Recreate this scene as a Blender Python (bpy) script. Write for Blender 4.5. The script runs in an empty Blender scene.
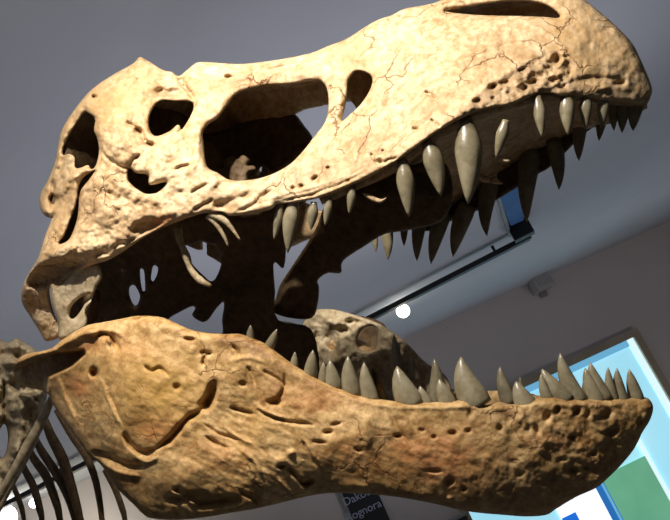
import bpy, math, random
import numpy as np
from mathutils import Vector, Matrix

rng = np.random.RandomState(7)
scene = bpy.context.scene
COL = scene.collection

# ------------------------------------------------------------------ camera
W_IMG, H_IMG, FPX = 670, 520, 760.0
CX, CY = 335.0, 260.0
CAM = np.array([0.0, 0.0, 1.6])


def nrm(v):
    v = np.asarray(v, float)
    return v / np.linalg.norm(v)


# the animal's left-right axis is world Y, its length is X (snout to +X), up is Z
Yc = nrm([700 - CX, -(338 - CY), -FPX])
roll = math.radians(25.0)
Zc = nrm(np.cross([math.cos(roll), math.sin(roll), 0], Yc))
Xc = np.cross(Yc, Zc)
M = np.array([Xc, Yc, Zc])          # camera coordinates -> world
cam_data = bpy.data.cameras.new('camera')
cam = bpy.data.objects.new('camera', cam_data)
COL.objects.link(cam)
cam_data.sensor_width = 36.0
cam_data.lens = 36.0 * FPX / W_IMG
cam_data.clip_start = 0.05
mw = Matrix.Identity(4)
for r_ in range(3):
    for c_ in range(3):
        mw[r_][c_] = M[r_, c_]
    mw[r_][3] = CAM[r_]
cam.matrix_world = mw
scene.camera = cam

# ------------------------------------------------------------------ world, light, exposure
world = bpy.data.worlds.new('world')
scene.world = world
world.use_nodes = True
world.node_tree.nodes['Background'].inputs[0].default_value = (0.74, 0.84, 1.0, 1)
world.node_tree.nodes['Background'].inputs[1].default_value = 0.03
vs = scene.view_settings
vs.view_transform = 'Standard'
vs.look = 'None'
vs.gamma = 1.0
vs.use_curve_mapping = False
vs.exposure = 0.0


def spot(name, loc, target, energy, color, size, angle, blend=0.5):
    d = bpy.data.lights.new(name, 'SPOT')
    d.energy = energy
    d.color = color
    d.shadow_soft_size = size
    d.spot_size = math.radians(angle)
    d.spot_blend = blend
    o = bpy.data.objects.new(name, d)
    COL.objects.link(o)
    o.location = loc
    o.rotation_euler = (Vector(target) - Vector(loc)).to_track_quat('-Z', 'Y').to_euler()
    return o


HM = 1.5        # distance from camera to the animal's midline plane, along Y
spot('key_spot', (-0.25, 0.28, 3.20), (-0.36, 1.3, 1.98), 168, (1.0, 0.925, 0.85), 0.03, 95, 0.9)
spot('second_spot', (-0.25, 0.58, 3.20), (-0.40, 1.3, 1.80), 62, (1.0, 0.92, 0.83), 0.03, 112, 0.8)  # added spot that brightens the inner face of the far jaw
# unseen lamps added low in the hall to brighten the ceiling
for ux, uy, en, cone in ((-1.0, -1.3, 170, 112), (-0.9, 3.7, 170, 102), (-4.9, 1.2, 100, 124), (-6.0, 4.2, 60, 126), (-2.8, 6.0, 35, 126), (3.2, 6.4, 60, 126), (5.5, 8.6, 80, 126), (-3.6, 8.2, 45, 126), (0.0, 8.6, 45, 126)):
    spot('ceiling_fill', (ux, uy, 0.25), (ux, uy, 3.2), en, (0.88, 0.89, 1.0), 0.3, cone, 0.9)


spot('wall_fill', (2.4, 8.3, -0.3), (-0.4, 11.6, 2.2), 62, (1.0, 0.93, 0.9), 0.2, 100, 0.9)  # unseen lamp added to brighten the back wall


def raydir(px, py):
    px = np.asarray(px, float)
    py = np.asarray(py, float)
    d = np.stack([(px - CX) / FPX, -(py - CY) / FPX, -np.ones_like(px)], -1)
    return d @ M.T


def P(px, py, w):
    """point at lateral offset w from the animal's midline (positive = right side, near the camera)"""
    d = raydir(px, py)
    t = (HM - np.asarray(w, float)) / d[..., 1]
    return CAM + d * t[..., None]


# ------------------------------------------------------------------ materials
def new_mat(name):
    m = bpy.data.materials.new(name)
    m.use_nodes = True
    nt = m.node_tree
    return m, nt, nt.nodes['Principled BSDF']


def ramp(nt, stops):
    r = nt.nodes.new('ShaderNodeValToRGB')
    cr = r.color_ramp
    while len(cr.elements) < len(stops):
        cr.elements.new(0.5)
    for e, (p, c) in zip(cr.elements, stops):
        e.position = p
        e.color = (*c, 1)
    return r


def noise(nt, coord, scale, detail=6, rough=0.6, dist=0.0):
    n = nt.nodes.new('ShaderNodeTexNoise')
    n.inputs['Scale'].default_value = scale
    n.inputs['Detail'].default_value = detail
    n.inputs['Roughness'].default_value = rough
    n.inputs['Distortion'].default_value = dist
    nt.links.new(coord, n.inputs['Vector'])
    return n


def bone_mat(name, stops, speck, rough=0.6, bump=0.5, stain_shade=None, spec=0.3, cracks=0.0):
    m, nt, b = new_mat(name)
    L = nt.links.new
    co = nt.nodes.new('ShaderNodeTexCoord').outputs['Object']
    n1 = noise(nt, co, 7.0, 8, 0.62, 0.6)
    r1 = ramp(nt, stops)
    L(n1.outputs['Fac'], r1.inputs['Fac'])
    n2 = noise(nt, co, 55.0, 8, 0.7, 0.4)
    r2 = ramp(nt, [(0.38, (0, 0, 0)), (0.62, (1, 1, 1))])
    L(n2.outputs['Fac'], r2.inputs['Fac'])
    mx = nt.nodes.new('ShaderNodeMix')
    mx.data_type = 'RGBA'
    mx.blend_type = 'MULTIPLY'
    mx.inputs['A'].default_value = (1, 1, 1, 1)
    mx.inputs[0].default_value = 1.0
    mx2 = nt.nodes.new('ShaderNodeMix')
    mx2.data_type = 'RGBA'
    L(r2.outputs['Color'], mx2.inputs[0])
    mx2.inputs['A'].default_value = (*speck, 1)
    mx2.inputs['B'].default_value = (1, 1, 1, 1)
    L(r1.outputs['Color'], mx.inputs['A'])
    L(mx2.outputs['Result'], mx.inputs['B'])
    out = mx.outputs['Result']
    if stain_shade:
        at = nt.nodes.new('ShaderNodeAttribute')
        at.attribute_name = 'stain_shade'
        sep = nt.nodes.new('ShaderNodeSeparateColor')
        L(at.outputs['Color'], sep.inputs[0])
        for i, colr in enumerate(stain_shade):
            q = nt.nodes.new('ShaderNodeMath')
            q.operation = 'MULTIPLY'
            L(sep.outputs[i], q.inputs[0])
            rr = ramp(nt, [(0.3, (0.25, 0.25, 0.25)), (0.6, (1, 1, 1))])
            nn = noise(nt, co, 22.0 + 5 * i, 6, 0.65, 0.5)
            L(nn.outputs['Fac'], rr.inputs['Fac'])
            L(rr.outputs['Color'], q.inputs[1])
            m3 = nt.nodes.new('ShaderNodeMix')
            m3.data_type = 'RGBA'
            L(q.outputs[0], m3.inputs[0])
            L(out, m3.inputs['A'])
            m3.inputs['B'].default_value = (*colr, 1)
            out = m3.outputs['Result']
    L(out, b.inputs['Base Color'])
    b.inputs['Roughness'].default_value = rough
    b.inputs['Specular IOR Level'].default_value = spec
    n3 = noise(nt, co, 130.0, 8, 0.7, 0.5)
    if cracks:
        nw = noise(nt, co, 9.0, 4, 0.6)
        va = nt.nodes.new('ShaderNodeVectorMath')
        va.operation = 'MULTIPLY_ADD'
        L(nw.outputs['Color'], va.inputs[0])
        va.inputs[1].default_value = (0.10, 0.10, 0.10)
        L(co, va.inputs[2])
        vo = nt.nodes.new('ShaderNodeTexVoronoi')
        vo.feature = 'DISTANCE_TO_EDGE'
        vo.inputs['Scale'].default_value = 13.0
        L(va.outputs[0], vo.inputs['Vector'])
        rc = ramp(nt, [(0.0, (0, 0, 0)), (0.022, (1, 1, 1))])
        L(vo.outputs['Distance'], rc.inputs['Fac'])
        nm = noise(nt, co, 6.0, 3, 0.6)
        rm = ramp(nt, [(0.50, (1, 1, 1)), (0.62, (0, 0, 0))])
        L(nm.outputs['Fac'], rm.inputs['Fac'])
        mxm = nt.nodes.new('ShaderNodeMath')
        mxm.operation = 'MAXIMUM'
        L(rc.outputs['Color'], mxm.inputs[0])
        L(rm.outputs['Color'], mxm.inputs[1])
        bc_ = nt.nodes.new('ShaderNodeBump')
        bc_.inputs['Strength'].default_value = cracks
        bc_.inputs['Distance'].default_value = 0.006
        L(mxm.outputs[0], bc_.inputs['Height'])
        m4 = nt.nodes.new('ShaderNodeMix')
        m4.data_type = 'RGBA'
        m4.blend_type = 'MULTIPLY'
        m4.inputs[0].default_value = 1.0
        L(out, m4.inputs['A'])
        rd = ramp(nt, [(0.0, (0.45, 0.34, 0.25)), (1.0, (1, 1, 1))])
        L(mxm.outputs[0], rd.inputs['Fac'])
        L(rd.outputs['Color'], m4.inputs['B'])
        L(m4.outputs['Result'], b.inputs['Base Color'])
    bp = nt.nodes.new('ShaderNodeBump')
    if cracks:
        L(bc_.outputs['Normal'], bp.inputs['Normal'])
    bp.inputs['Strength'].default_value = bump
    bp.inputs['Distance'].default_value = 0.004
    L(n3.outputs['Fac'], bp.inputs['Height'])
    L(bp.outputs['Normal'], b.inputs['Normal'])
    return m


def plain_mat(name, c1, c2, scale=3.0, rough=0.6, bump=0.0, metal=0.0, bscale=80):
    m, nt, b = new_mat(name)
    co = nt.nodes.new('ShaderNodeTexCoord').outputs['Object']
    n = noise(nt, co, scale, 5, 0.55)
    r = ramp(nt, [(0.3, c1), (0.7, c2)])
    nt.links.new(n.outputs['Fac'], r.inputs['Fac'])
    nt.links.new(r.outputs['Color'], b.inputs['Base Color'])
    b.inputs['Roughness'].default_value = rough
    b.inputs['Metallic'].default_value = metal
    if bump:
        n3 = noise(nt, co, bscale, 5, 0.6)
        bp = nt.nodes.new('ShaderNodeBump')
        bp.inputs['Strength'].default_value = bump
        bp.inputs['Distance'].default_value = 0.003
        nt.links.new(n3.outputs['Fac'], bp.inputs['Height'])
        nt.links.new(bp.outputs['Normal'], b.inputs['Normal'])
    return m


def glow_mat(name, col, strength, col2=None, scale=2.0):
    m, nt, b = new_mat(name)
    co = nt.nodes.new('ShaderNodeTexCoord').outputs['Object']
    n = noise(nt, co, scale, 3, 0.5)
    r = ramp(nt, [(0.3, col), (0.7, col2 or col)])
    nt.links.new(n.outputs['Fac'], r.inputs['Fac'])
    nt.links.new(r.outputs['Color'], b.inputs['Base Color'])
    nt.links.new(r.outputs['Color'], b.inputs['Emission Color'])
    b.inputs['Emission Strength'].default_value = strength
    b.inputs['Roughness'].default_value = 0.4
    return m


MAT_CRAN = bone_mat('cream_bone', [(0.25, (0.40, 0.26, 0.13)), (0.45, (0.60, 0.44, 0.25)), (0.6, (0.68, 0.53, 0.33)), (0.8, (0.55, 0.40, 0.23))],
                    (0.62, 0.52, 0.40), 0.55, 0.35, stain_shade=[(0.50, 0.19, 0.07), (0.17, 0.10, 0.05), (0.44, 0.275, 0.115)], cracks=0.6)
MAT_JAW = bone_mat('ochre_bone', [(0.25, (0.30, 0.16, 0.055)), (0.45, (0.56, 0.36, 0.14)), (0.6, (0.72, 0.50, 0.23)), (0.8, (0.50, 0.28, 0.10))],
                   (0.55, 0.45, 0.36), 0.5, 0.5, stain_shade=[(0.50, 0.17, 0.055), (0.13, 0.075, 0.03), (0.46, 0.27, 0.065)], cracks=0.4)
MAT_INNER = bone_mat('shaded_brown_bone', [(0.3, (0.07, 0.042, 0.018)), (0.5, (0.12, 0.076, 0.034)), (0.75, (0.17, 0.115, 0.055))], (0.5, 0.42, 0.35), 0.65, 0.5)  # brown inner bone, darkened further to carry the interior's shade in its colour
MAT_GREY = bone_mat('grey_bone', [(0.3, (0.30, 0.235, 0.14)), (0.5, (0.50, 0.415, 0.265)), (0.75, (0.56, 0.475, 0.32))], (0.6, 0.52, 0.42), 0.6, 0.5)
MAT_TOOTH = bone_mat('olive_tooth', [(0.3, (0.14, 0.12, 0.075)), (0.5, (0.24, 0.21, 0.135)), (0.75, (0.32, 0.28, 0.185))], (0.72, 0.68, 0.6), 0.28, 0.12, spec=0.5)
MAT_DARKTOOTH = bone_mat('dark_tooth', [(0.3, (0.03, 0.025, 0.02)), (0.7, (0.07, 0.06, 0.045))], (0.7, 0.65, 0.6), 0.3, 0.12, spec=0.5)
MAT_CEIL = plain_mat('ceiling_paint', (0.50, 0.51, 0.55), (0.56, 0.57, 0.60), 0.8, 0.9)
MAT_WALL = plain_mat('wall_paint', (0.60, 0.535, 0.52), (0.66, 0.585, 0.57), 0.7, 0.9)
MAT_FLOOR = plain_mat('floor_vinyl', (0.22, 0.21, 0.20), (0.28, 0.27, 0.25), 1.5, 0.5)
MAT_BLACK = plain_mat('black_metal', (0.012, 0.012, 0.013), (0.025, 0.025, 0.027), 4, 0.5)
MAT_GREYMETAL = plain_mat('grey_metal', (0.20, 0.20, 0.21), (0.26, 0.26, 0.27), 4, 0.5)
MAT_FRAME = plain_mat('bronze_frame', (0.36, 0.29, 0.20), (0.44, 0.36, 0.26), 3, 0.45)
MAT_BOX = plain_mat('white_plastic', (0.42, 0.40, 0.39), (0.48, 0.46, 0.45), 3, 0.6)

# ------------------------------------------------------------------ helpers
ORIGIN = np.zeros(3)


def link_mesh(name, verts, faces, mat, parent=None, smooth=True, stain_shade=None, origin=None):
    o0 = ORIGIN if origin is None else np.asarray(origin, float)
    me = bpy.data.meshes.new(name)
    v = np.asarray(verts, float) - o0
    me.from_pydata(v.tolist(), [], faces)
    me.materials.append(mat)
    if smooth:
        me.polygons.foreach_set('use_smooth', [True] * len(me.polygons))
    if stain_shade is not None:
        a = me.color_attributes.new('stain_shade', 'FLOAT_COLOR', 'POINT')
        s = np.ones((len(v), 4), np.float32)
        s[:, :3] = stain_shade
        a.data.foreach_set('color', s.ravel())
    me.update()
    o = bpy.data.objects.new(name, me)
    COL.objects.link(o)
    if parent is not None:
        o.parent = parent
    else:
        o.location = o0
    return o


def tag(o, label=None, cat=None, group=None, kind=None):
    for k, v in (('label', label), ('category', cat), ('group', group), ('kind', kind)):
        if v:
            o[k] = v


def catmull(pts, n=4, closed=True):
    p = np.asarray(pts, float)
    m = len(p)
    out = []
    rngi = range(m) if closed else range(m - 1)
    for i in rngi:
        if closed:
            p0, p1, p2, p3 = p[i - 1], p[i], p[(i + 1) % m], p[(i + 2) % m]
        else:
            p0, p1, p2, p3 = p[max(i - 1, 0)], p[i], p[i + 1], p[min(i + 2, m - 1)]
        for k in range(n):
            t = k / n
            out.append(0.5 * ((2 * p1) + (-p0 + p2) * t + (2 * p0 - 5 * p1 + 4 * p2 - p3) * t * t + (-p0 + 3 * p1 - 3 * p2 + p3) * t ** 3))
    if not closed:
        out.append(p[-1])
    return np.array(out)


def seg_dist(px, py, poly, closed=True):
    a = poly
    b = np.roll(poly, -1, 0) if closed else poly[1:]
    a = a if closed else poly[:-1]
    best = np.full(px.shape, 1e9)
    for (x0, y0), (x1, y1) in zip(a, b):
        dx, dy = x1 - x0, y1 - y0
        L2 = dx * dx + dy * dy + 1e-12
        t = np.clip(((px - x0) * dx + (py - y0) * dy) / L2, 0, 1)
        best = np.minimum(best, (px - x0 - t * dx) ** 2 + (py - y0 - t * dy) ** 2)
    return np.sqrt(best)


def inside(px, py, poly):
    res = np.zeros(px.shape, bool)
    for (x0, y0), (x1, y1) in zip(poly, np.roll(poly, -1, 0)):
        if y0 == y1:
            continue
        c = ((y0 > py) != (y1 > py)) & (px < (x1 - x0) * (py - y0) / (y1 - y0) + x0)
        res ^= c
    return res


class TPS:
    def __init__(self, pts, smooth=0.0):
        p = np.asarray(pts, float)
        self.x = p[:, :2] / 100.0
        n = len(p)
        K = self.U(np.linalg.norm(self.x[:, None] - self.x[None], axis=2)) + smooth * np.eye(n)
        Pm = np.hstack([np.ones((n, 1)), self.x])
        A = np.zeros((n + 3, n + 3))
        A[:n, :n] = K
        A[:n, n:] = Pm
        A[n:, :n] = Pm.T
        self.c = np.linalg.solve(A, np.concatenate([p[:, 2], np.zeros(3)]))

    @staticmethod
    def U(r):
        return r * r * np.log(r + 1e-9)

    def __call__(self, px, py):
        px = np.asarray(px, float) / 100.0
        py = np.asarray(py, float) / 100.0
        out = self.c[-3] + self.c[-2] * px + self.c[-1] * py
        for (x, y), c in zip(self.x, self.c[:-3]):
            out = out + c * self.U(np.sqrt((px - x) ** 2 + (py - y) ** 2))
        return out


_tab = rng.rand(256, 256)


def vnoise(x, y):
    xi = np.floor(x).astype(int)
    yi = np.floor(y).astype(int)
    fx = x - xi
    fy = y - yi
    fx = fx * fx * (3 - 2 * fx)
    fy = fy * fy * (3 - 2 * fy)
    g = lambda a, b: _tab[a % 256, b % 256]
    return (g(xi, yi) * (1 - fx) + g(xi + 1, yi) * fx) * (1 - fy) + (g(xi, yi + 1) * (1 - fx) + g(xi + 1, yi + 1) * fx) * fy - 0.5


def fbm(x, y, scale, octv=4, gain=0.5):
    s = 0
    a = 1.0
    for k in range(octv):
        s = s + a * vnoise(x / scale + 17.3 * k, y / scale + 9.1 * k)
        scale = scale / 2.03
        a *= gain
    return s


def line_dist(px, py, q):
    seg = np.linalg.norm(np.diff(q, axis=0), axis=1)
    acc = np.concatenate([[0], np.cumsum(seg)]) / max(seg.sum(), 1e-9)
    best = np.full(px.shape, 1e9)
    uu = np.zeros(px.shape)
    for k in range(len(q) - 1):
        dx, dy = q[k + 1] - q[k]
        L2 = dx * dx + dy * dy + 1e-12
        t = np.clip(((px - q[k, 0]) * dx + (py - q[k, 1]) * dy) / L2, 0, 1)
        d2 = (px - q[k, 0] - t * dx) ** 2 + (py - q[k, 1] - t * dy) ** 2
        m = d2 < best
        best = np.where(m, d2, best)
        uu = np.where(m, acc[k] + t * (acc[k + 1] - acc[k]), uu)
    return np.sqrt(best), uu


def apply_feats(px, py, feats):
    w = np.zeros_like(px)
    wob = fbm(px, py, 9.0, 2) * 3.0
    for f in feats:
        if f[0] == 'p':                     # bump or pit: x, y, rx, ry, angle, height
            _, x, y, rx, ry, ang, h = f
            ca, sa = math.cos(math.radians(ang)), math.sin(math.radians(ang))
            dx, dy = px - x, py - y
            u = (dx * ca + dy * sa) / rx
            v = (-dx * sa + dy * ca) / ry
            w += h * np.exp(-(u * u + v * v) ** 1.5)
        else:                               # ridge or groove along a line: pts, half width, height
            _, pts, hw, h = f
            q = catmull(pts, 4, False)
            d, u = line_dist(px + wob * 0.5, py + wob * 0.5, q)
            fade = np.clip(np.minimum(u, 1 - u) / 0.22, 0, 1)
            fade = 0.15 + 0.85 * fade * (2 - fade)
            w += h * fade * np.exp(-(d / (hw * (0.6 + 0.4 * fade))) ** 2)
    return w


def march(outer, holes, cell, wf, thick, r, rough=None, stain_shade_f=None, mirror=False, only_mirror=False, sm=4):
    """closed shell from an outline with openings: front surface, back surface, rounded rims"""
    polys = [catmull(outer, sm)] + [catmull(h, sm) for h in holes]
    x0, y0 = polys[0].min(0) - 2 * cell
    x1, y1 = polys[0].max(0) + 2 * cell
    nx = int((x1 - x0) / cell) + 2
    ny = int((y1 - y0) / cell) + 2
    gx, gy = np.meshgrid(x0 + np.arange(nx) * cell, y0 + np.arange(ny) * cell)
    d = np.full(gx.shape, 1e9)
    for p in polys:
        d = np.minimum(d, seg_dist(gx, gy, p))
    ins = inside(gx, gy, polys[0])
    for p in polys[1:]:
        ins &= ~inside(gx, gy, p)
    sd = np.where(ins, d, -d)
    sd = np.where(np.abs(sd) < 0.12 * cell, np.where(ins, 0.12 * cell, -0.12 * cell), sd)
    pin = sd > 0
    idx = -np.ones(gx.shape, int)
    ii = np.argwhere(pin)
    idx[pin] = np.arange(len(ii))
    n = len(ii)
    vx, vy, vd = gx[pin], gy[pin], sd[pin]
    # crossing vertices
    bx = []
    ekey = {}

    def cross(a, b):
        k = (a, b) if a < b else (b, a)
        if k in ekey:
            return ekey[k]
        s0, s1 = sd[a], sd[b]
        t = s0 / (s0 - s1)
        bx.append((gx[a] + (gx[b] - gx[a]) * t, gy[a] + (gy[b] - gy[a]) * t))
        ekey[k] = len(bx) - 1
        return ekey[k]
    full = pin[:-1, :-1] & pin[1:, :-1] & pin[:-1, 1:] & pin[1:, 1:]
    anyc = pin[:-1, :-1] | pin[1:, :-1] | pin[:-1, 1:] | pin[1:, 1:]
    fj, fi = np.nonzero(full)
    quads = np.stack([idx[fj, fi], idx[fj + 1, fi], idx[fj + 1, fi + 1], idx[fj, fi + 1]], 1)
    mixed = []
    mj, mi = np.nonzero(anyc & ~full)
    for j, i in zip(mj.tolist(), mi.tolist()):
        cs = [(j, i), (j + 1, i), (j + 1, i + 1), (j, i + 1)]
        poly = []
        for k in range(4):
            a, b = cs[k], cs[(k + 1) % 4]
            if pin[a]:
                poly.append(('v', idx[a]))
            if pin[a] != pin[b]:
                poly.append(('b', cross(a, b)))
        if len(poly) >= 3:
            mixed.append(poly)
    bx = np.array(bx)
    nb = len(bx)
    prof = np.sqrt(np.clip(1 - (1 - np.clip(vd / r, 0, 1)) ** 2, 0, 1))
    th = thick(vx, vy) if callable(thick) else thick
    thb = thick(bx[:, 0], bx[:, 1]) if callable(thick) else thick
    wv = wf(vx, vy)
    rg = rough(vx, vy) if rough else 0
    front = P(vx, vy, wv - th / 2 + th / 2 * prof + rg * np.clip(vd / 4, 0.25, 1))
    back = P(vx, vy, wv - th / 2 - th / 2 * prof)
    bnd = P(bx[:, 0], bx[:, 1], wf(bx[:, 0], bx[:, 1]) - thb / 2)
    verts = np.vstack([front, back, bnd])
    faces = quads.tolist() + (quads[:, ::-1] + n).tolist()
    for poly in mixed:
        faces.append([k if t == 'v' else 2 * n + k for t, k in poly])
        faces.append([n + k if t == 'v' else 2 * n + k for t, k in reversed(poly)])
    st = None
    if stain_shade_f:
        s1 = stain_shade_f(vx, vy)
        st = np.vstack([s1, s1, stain_shade_f(bx[:, 0], bx[:, 1])])
    if mirror or only_mirror:
        v2 = verts.copy()
        v2[:, 1] = 2 * HM - v2[:, 1]
        f2 = [[k for k in reversed(f)] for f in faces]
        if only_mirror:
            return v2, f2, st
        m = len(verts)
        verts = np.vstack([verts, v2])
        faces = faces + [[k + m for k in f] for f in f2]
        if st is not None:
            st = np.vstack([st, st])
    return verts, faces, st


class Bag:
    def __init__(self):
        self.v, self.f, self.s, self.n = [], [], [], 0

    def add(self, v, f, s=None):
        v = np.asarray(v, float)
        self.f += [[k + self.n for k in q] for q in f]
        self.v.append(v)
        self.s.append(np.zeros((len(v), 3)) if s is None else s)
        self.n += len(v)

    def link(self, name, mat, parent=None, **kw):
        return link_mesh(name, np.vstack(self.v), self.f, mat, parent, stain_shade=np.vstack(self.s), **kw)


def tube(pts, radii, seg=10, flat=1.0, up=None, rough=0.0):
    """tapering tube with closed ends along 3-D points"""
    p = np.asarray(pts, float)
    n = len(p)
    tang = np.gradient(p, axis=0)
    tang /= np.linalg.norm(tang, axis=1)[:, None]
    ref = np.array([0, 1, 0.0]) if up is None else np.asarray(up, float)
    vs_, fs = [], []
    for i in range(n):
        s = ref - tang[i] * np.dot(ref, tang[i])
        s /= np.linalg.norm(s) + 1e-9
        u = np.cross(tang[i], s)
        for k in range(seg):
            a = 2 * math.pi * k / seg
            rr = radii[i] * (1 + rough * (rng.rand() - 0.5))
            vs_.append(p[i] + rr * (u * math.cos(a) + s * flat * math.sin(a)))
    for i in range(n - 1):
        for k in range(seg):
            k2 = (k + 1) % seg
            fs.append([i * seg + k, i * seg + k2, (i + 1) * seg + k2, (i + 1) * seg + k])
    fs.append([k for k in reversed(range(seg))])
    fs.append([(n - 1) * seg + k for k in range(seg)])
    return np.array(vs_), fs


def sheet(A, B, nseg, bulge, thick, ax=2):
    """solid strip between two rows of points, bowed along Z and given thickness"""
    A = np.asarray(A)
    B = np.asarray(B)
    m = len(A)
    t = np.linspace(0, 1, nseg + 1)
    bow = np.sin(math.pi * t)
    g = A[:, None] * (1 - t)[None, :, None] + B[:, None] * t[None, :, None]
    bl = np.broadcast_to(np.asarray(bulge, float), (m,))
    g[:, :, ax] += bl[:, None] * bow[None]
    lo = g.copy()
    lo[:, :, ax] -= thick
    v = np.vstack([g.reshape(-1, 3), lo.reshape(-1, 3)])
    k = nseg + 1
    n = m * k
    f = []
    for i in range(m - 1):
        for j in range(nseg):
            a = i * k + j
            f.append([a, a + k, a + k + 1, a + 1])
            f.append([n + a, n + a + 1, n + a + k + 1, n + a + k])
    for i in range(m - 1):
        a = i * k
        f.append([a, n + a, n + a + k, a + k])
        a = i * k + nseg
        f.append([a, a + k, n + a + k, n + a])
    for j in range(nseg):
        a = j
        f.append([a, a + 1, n + a + 1, n + a])
        a = (m - 1) * k + j
        f.append([a, n + a, n + a + 1, a + 1])
    return v, f


def mirror_pts(v):
    v = np.array(v)
    v[..., 1] = 2 * HM - v[..., 1]
    return v


def box_mesh(c, ax, size):
    """box: centre, three axis vectors, full sizes"""
    c = np.asarray(c, float)
    a = [np.asarray(q, float) * s / 2 for q, s in zip(ax, size)]
    v = [c + sx * a[0] + sy * a[1] + sz * a[2] for sx in (-1, 1) for sy in (-1, 1) for sz in (-1, 1)]
    f = [[0, 1, 3, 2], [4, 6, 7, 5], [0, 4, 5, 1], [2, 3, 7, 6], [0, 2, 6, 4], [1, 5, 7, 3]]
    return np.array(v), f


#SETTING
# ------------------------------------------------------------------ the setting
camR, camF = M[:, 0], -M[:, 2]
RH = nrm([camR[0], camR[1], 0])            # along the far wall
NH = np.array([-RH[1], RH[0], 0.0])        # towards the far wall
if NH @ camF < 0:
    NH = -NH
UP = np.array([0, 0, 1.0])
DW = 10.5


def on_wall(px, py, off=0.0):
    d = raydir(px, py)
    return CAM + d * ((DW - off) / (d @ NH))


ZC = on_wall(530, 283)[2]


def on_ceil(px, py, drop=0.0):
    d = raydir(px, py)
    return CAM + d * ((ZC - drop - CAM[2]) / d[2])


def slab(name, c, ax, size, mat):
    v, f = box_mesh(c, ax, size)
    o = link_mesh(name, v, f, mat, None, smooth=False, origin=c)
    tag(o, kind='structure')
    return o


slab('wall_back', CAM * [1, 1, 0] + NH * (DW + 0.1) + UP * (ZC - 0.5) / 2, (RH, NH, UP), (26, 0.2, ZC + 0.9), MAT_WALL)
slab('ceiling', CAM * [1, 1, 0] + NH * (DW / 2 - 2) + UP * (ZC + 0.15), (RH, NH, UP), (26, DW + 4.2, 0.3), MAT_CEIL)
slab('floor', CAM * [1, 1, 0] + NH * (DW / 2 - 2) + UP * (-0.6), (RH, NH, UP), (26, DW + 4.2, 0.2), MAT_FLOOR)

#SKELETON
# ------------------------------------------------------------------ the skeleton
ORIGIN = np.array([-0.9, HM, 0.0])
root = bpy.data.objects.new('dinosaur_skeleton', None)
COL.objects.link(root)
root.location = ORIGIN
tag(root, 'mounted skeleton of a large meat-eating dinosaur with gaping toothed jaws under a spotlight', 'skeleton')

CR_OUT = [(140, 57), (135, 62), (129, 66), (116, 73), (100, 83), (88, 93), (78, 105), (68, 119), (61, 132), (58, 146), (55, 162), (48, 180),
          (41, 193), (39.5, 204), (43, 214), (50, 218), (53, 216), (48, 228), (43, 242), (41, 250), (36, 262), (29, 273), (23, 285), (21, 298),
          (24, 307), (31, 318), (40, 332), (46, 341), (58, 338), (61, 330), (55, 315), (51, 302), (50, 287), (59, 288), (67, 279), (76, 272), (92, 265), (106, 261), (118, 255),
          (130, 247), (143, 238), (160, 229), (180, 221), (200, 214), (212, 213), (222, 212), (232, 216), (250, 213), (270, 210), (277, 204), (290, 203),
          (310, 200), (330, 195), (350, 186), (368, 178), (390, 165), (405, 155), (420, 144), (440, 130), (460, 119), (486, 109), (510, 105), (530, 97),
          (546, 93), (562, 96), (580, 97), (600, 100), (620, 102), (636, 104), (645, 103), (651, 95), (652, 88), (647, 74), (640, 58), (632, 43),
          (616, 26), (600, 12), (585, 0), (570, -10), (550, -17), (520, -19), (490, -15), (460, -6), (442, 0), (434, 3), (420, 6), (404, 9), (392, 15), (380, 19),
          (370, 24), (356, 33), (344, 40), (328, 46), (311, 53), (288, 58), (262, 62), (240, 64), (220, 63), (206, 62), (196, 63), (187, 70),
          (179, 76), (172, 72), (163, 70), (150, 62)]
CR_HOLES = [
    [(149, 118), (152, 110), (157, 103), (164, 100), (174, 101), (184, 101), (192, 102.5), (193.6, 108), (190, 117), (184, 127), (181, 130), (180, 126), (177, 125), (170, 131), (158, 136), (152, 134), (149, 127)],
    [(85, 112), (88, 113), (95, 119), (94, 130), (97, 138), (99, 148), (98, 158), (95, 167), (91, 169), (88, 165), (80, 168), (75, 167), (75, 158), (70, 154), (63, 155), (64, 147), (70, 134), (78, 121)],
    [(91, 172), (84, 177), (80, 183), (78, 192), (76, 205), (71, 218), (65, 234), (59, 243), (64, 243), (70, 238), (75, 226), (78, 214), (79, 200), (81, 190), (88, 181), (95, 171)],
    [(129, 168), (136, 173), (148, 175), (149.6, 185), (166, 182), (163, 188), (156, 193), (147, 194), (140, 191), (132, 185), (128, 179)],
    [(203, 132), (210, 123), (218, 118), (228, 104), (236, 95), (247, 90), (266, 86), (290, 84), (310, 81), (320, 81), (326, 87), (328.5, 98), (328, 112), (324, 124), (314, 137), (304, 150), (289, 165),
     (270, 175), (250, 180), (230, 180), (218, 173), (208, 168), (205, 158), (204, 146)],
    [(349, 80), (355, 72), (362, 71), (370, 75), (372.6, 81), (370, 90), (364, 100), (357, 108), (342, 121), (344, 112), (347, 96), (348, 84)],
    [(446, 11), (465, 7), (490, 3), (515, 0.5), (540, 3), (553, 9), (560, 16), (556, 18), (545, 17), (520, 16), (490, 15.5), (465, 14)],
]
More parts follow.
